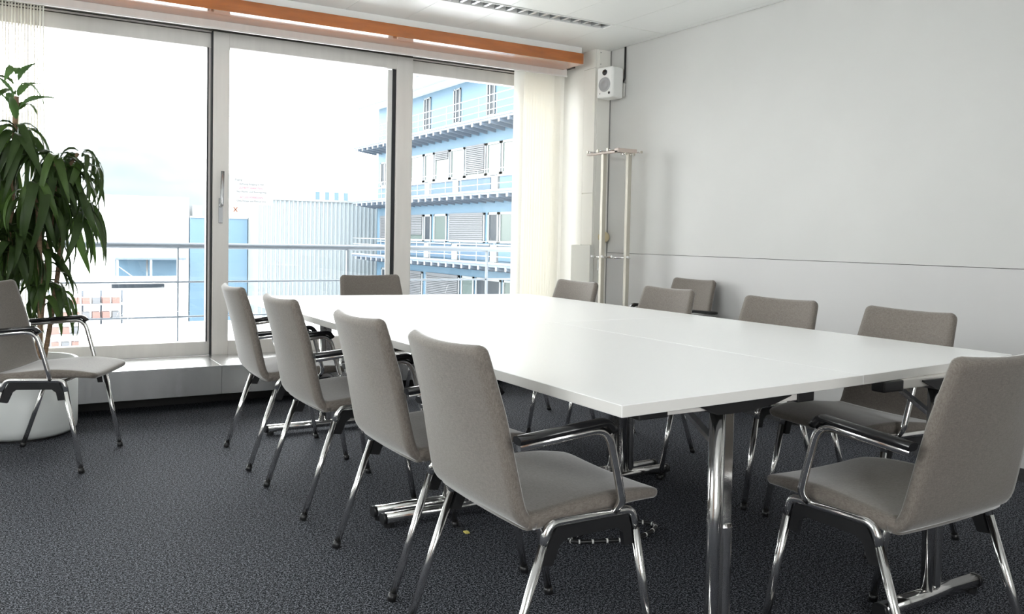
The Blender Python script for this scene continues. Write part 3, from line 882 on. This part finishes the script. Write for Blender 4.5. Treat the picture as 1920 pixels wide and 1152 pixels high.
# ------------------------------------------------------------------ halls, yard and hill
struct(box('ground', 'groundm', -300, 300, 8, 900, -6.4, -6.0), 'bright concrete yard far below the balcony', 'ground')
hl = empty('corrugated_hall', (15.7, 52, -6)); tag(hl, 'white corrugated sheet metal hall behind the balcony railing', 'building')
MB().box(-3.7, 9, -3.9, 6, 0, 9.0).build('wall', 'sheet', hl)
rib = MB()
for k in range(32): rib.box(-3.62 + .25 * k, -3.52 + .25 * k, -3.98, -3.9, 0, 9.0)
tag(rib.build('sheet_ribs', 'sheet', hl), kind='stuff')
MB().box(-3.75, 9.05, -4.02, 6.05, 9.0, 9.12).build('roof_edge', 'b_white', hl)
hb = empty('shaded_hall', (10, 54, -6)); tag(hb, 'hall block, its blue shade put into the colour, between the white hall and the flat warehouse', 'building')
MB().box(-1.15, 1.95, -4.4, 5, 0, 7.9).build('wall', 'sheet_shade_blue', hb)
for k, (x, h) in enumerate(((-1.0, 8.6), (.1, 8.45))): MB().box(x, x + .5, -4.3, -3.2, 7.9, h).build('roof_vent', 'b_white', hb)
MB().box(-1.16, 1.96, -4.45, 5.05, 7.9, 8.0).build('roof_edge', 'b_white', hb)
wh = empty('flat_warehouse', (5, 54, -6)); tag(wh, 'white flat roofed warehouse with a glazed canopy', 'building')
MB().box(-9, 3.8, -4.2, 6, 0, 9.0).build('wall', 'hallw', wh)
cn = MB().box(-.1, 3.35, -6.2, -4.2, 5.62, 5.72).build('canopy_roof', 'b_deck', wh)
for x in (.0, 1.6, 3.2): MB().box(x - .05, x + .05, -6.15, -6.05, 4.6, 5.62).build('canopy_post', 'b_white', cn)
MB().box(0, 3.2, -6.12, -6.06, 4.62, 4.74).build('canopy_bar', 'b_white', cn)
for (x0, x1) in ((.05, 1.55), (1.65, 3.15)): MB().box(x0, x1, -4.7, -4.6, 4.7, 5.6).build('canopy_pane', 'b_blue', cn)
MB().bar((.0, -6.1, 5.3), (.7, -6.1, 4.75), .05, .05).build('canopy_brace', 'b_white', cn)
MB().box(-.1, 2.5, -4.5, -4.2, 4.05, 4.25).build('loading_edge', 'b_dark', wh)
ro = struct(box('roof_low', 'hallw', 2.3, 13, 11, 34, -6, -2.3), 'blown out white low roof below the balcony', 'roof')
vt = empty('roof_vent', (6.6, 27, -2.3)); tag(vt, 'small pale vent standing on the low white roof', 'vent')
MB().lathe([(.28, 0), (.28, .5), (.40, .55), (.40, .8), (.05, .95), (0, .95)], 20).build('cowl', 'b_white', vt)
# storage rack with red crates
random.seed(3)
sr = empty('storage_rack', (3.0, 42, -6)); tag(sr, 'distant storage rack filled with small red crates', 'shelf')
for x in (-1.3, .0, .75, 1.6): MB().box(x - .04, x + .04, .3, .4, 0, 4.4).build('upright', 'rail', sr)
for z in (1.9, 2.55, 3.2, 3.85): MB().box(-1.35, 1.65, -.4, .4, z - .06, z).build('shelf_board', 'b_white', sr)
gi = 0
for z in (1.9, 2.55, 3.2, 3.85):
    for k in range(7):
        x = -1.1 + .40 * k
        c = MB().box(-.15, .15, -.35, .25, .003, .28).build('crate', 'red' if (k + int(z * 3)) % 3 else 'b_blind', None)
        c.location = (3.0 + x, 42, -6 + z)
        tag(c, '%s crate from the plant side on the %s shelf of the distant rack' % (('first', 'second', 'third', 'fourth', 'fifth', 'sixth', 'seventh')[k], ('lowest', 'second', 'third', 'top')[int((z - 1.89) / .65)]), 'crate', 'crates on the distant storage rack')
fb2 = empty('distant_white_building', (22, 70, -6)); tag(fb2, 'distant white building with small dark windows beyond the halls', 'building')
MB().box(-3, 14, -2, 10, 0, 11.5).build('wall', 'hallw', fb2)
for (x, z) in ((-.2, 10.2), (.6, 10.2), (1.4, 10.2), (2.2, 10.2), (5.2, 10.9), (6.9, 10.9), (5.6, 8.9), (6.9, 8.9)): MB().box(x, x + .35, -2.06, -2, z - .4, z + .4).build('window', 'b_blue2', fb2)
# far wooded hill
hv, hf = [], []
random.seed(7)
NX, NY = 60, 14
for j in range(NY + 1):
    for i in range(NX + 1):
        x = -260 + 520 * i / NX; u = j / NY; y = 330 + 320 * u
        ridge = 62 * math.exp(-((x - 25) / 120) ** 2) + 8 * sin(x * .03) + 10
        hv.append((x, y, -6 + ridge * sin(min(1, u * 1.25) * pi / 2) + random.uniform(-1.6, 1.6) * (u > .1)))
for j in range(NY):
    for i in range(NX):
        a = j * (NX + 1) + i; hf.append((a, a + 1, a + NX + 2, a + NX + 1))
struct(MB().add(hv, hf, True).build('hill', 'hill', None), 'pale wooded hill on the hazy horizon', 'hill')
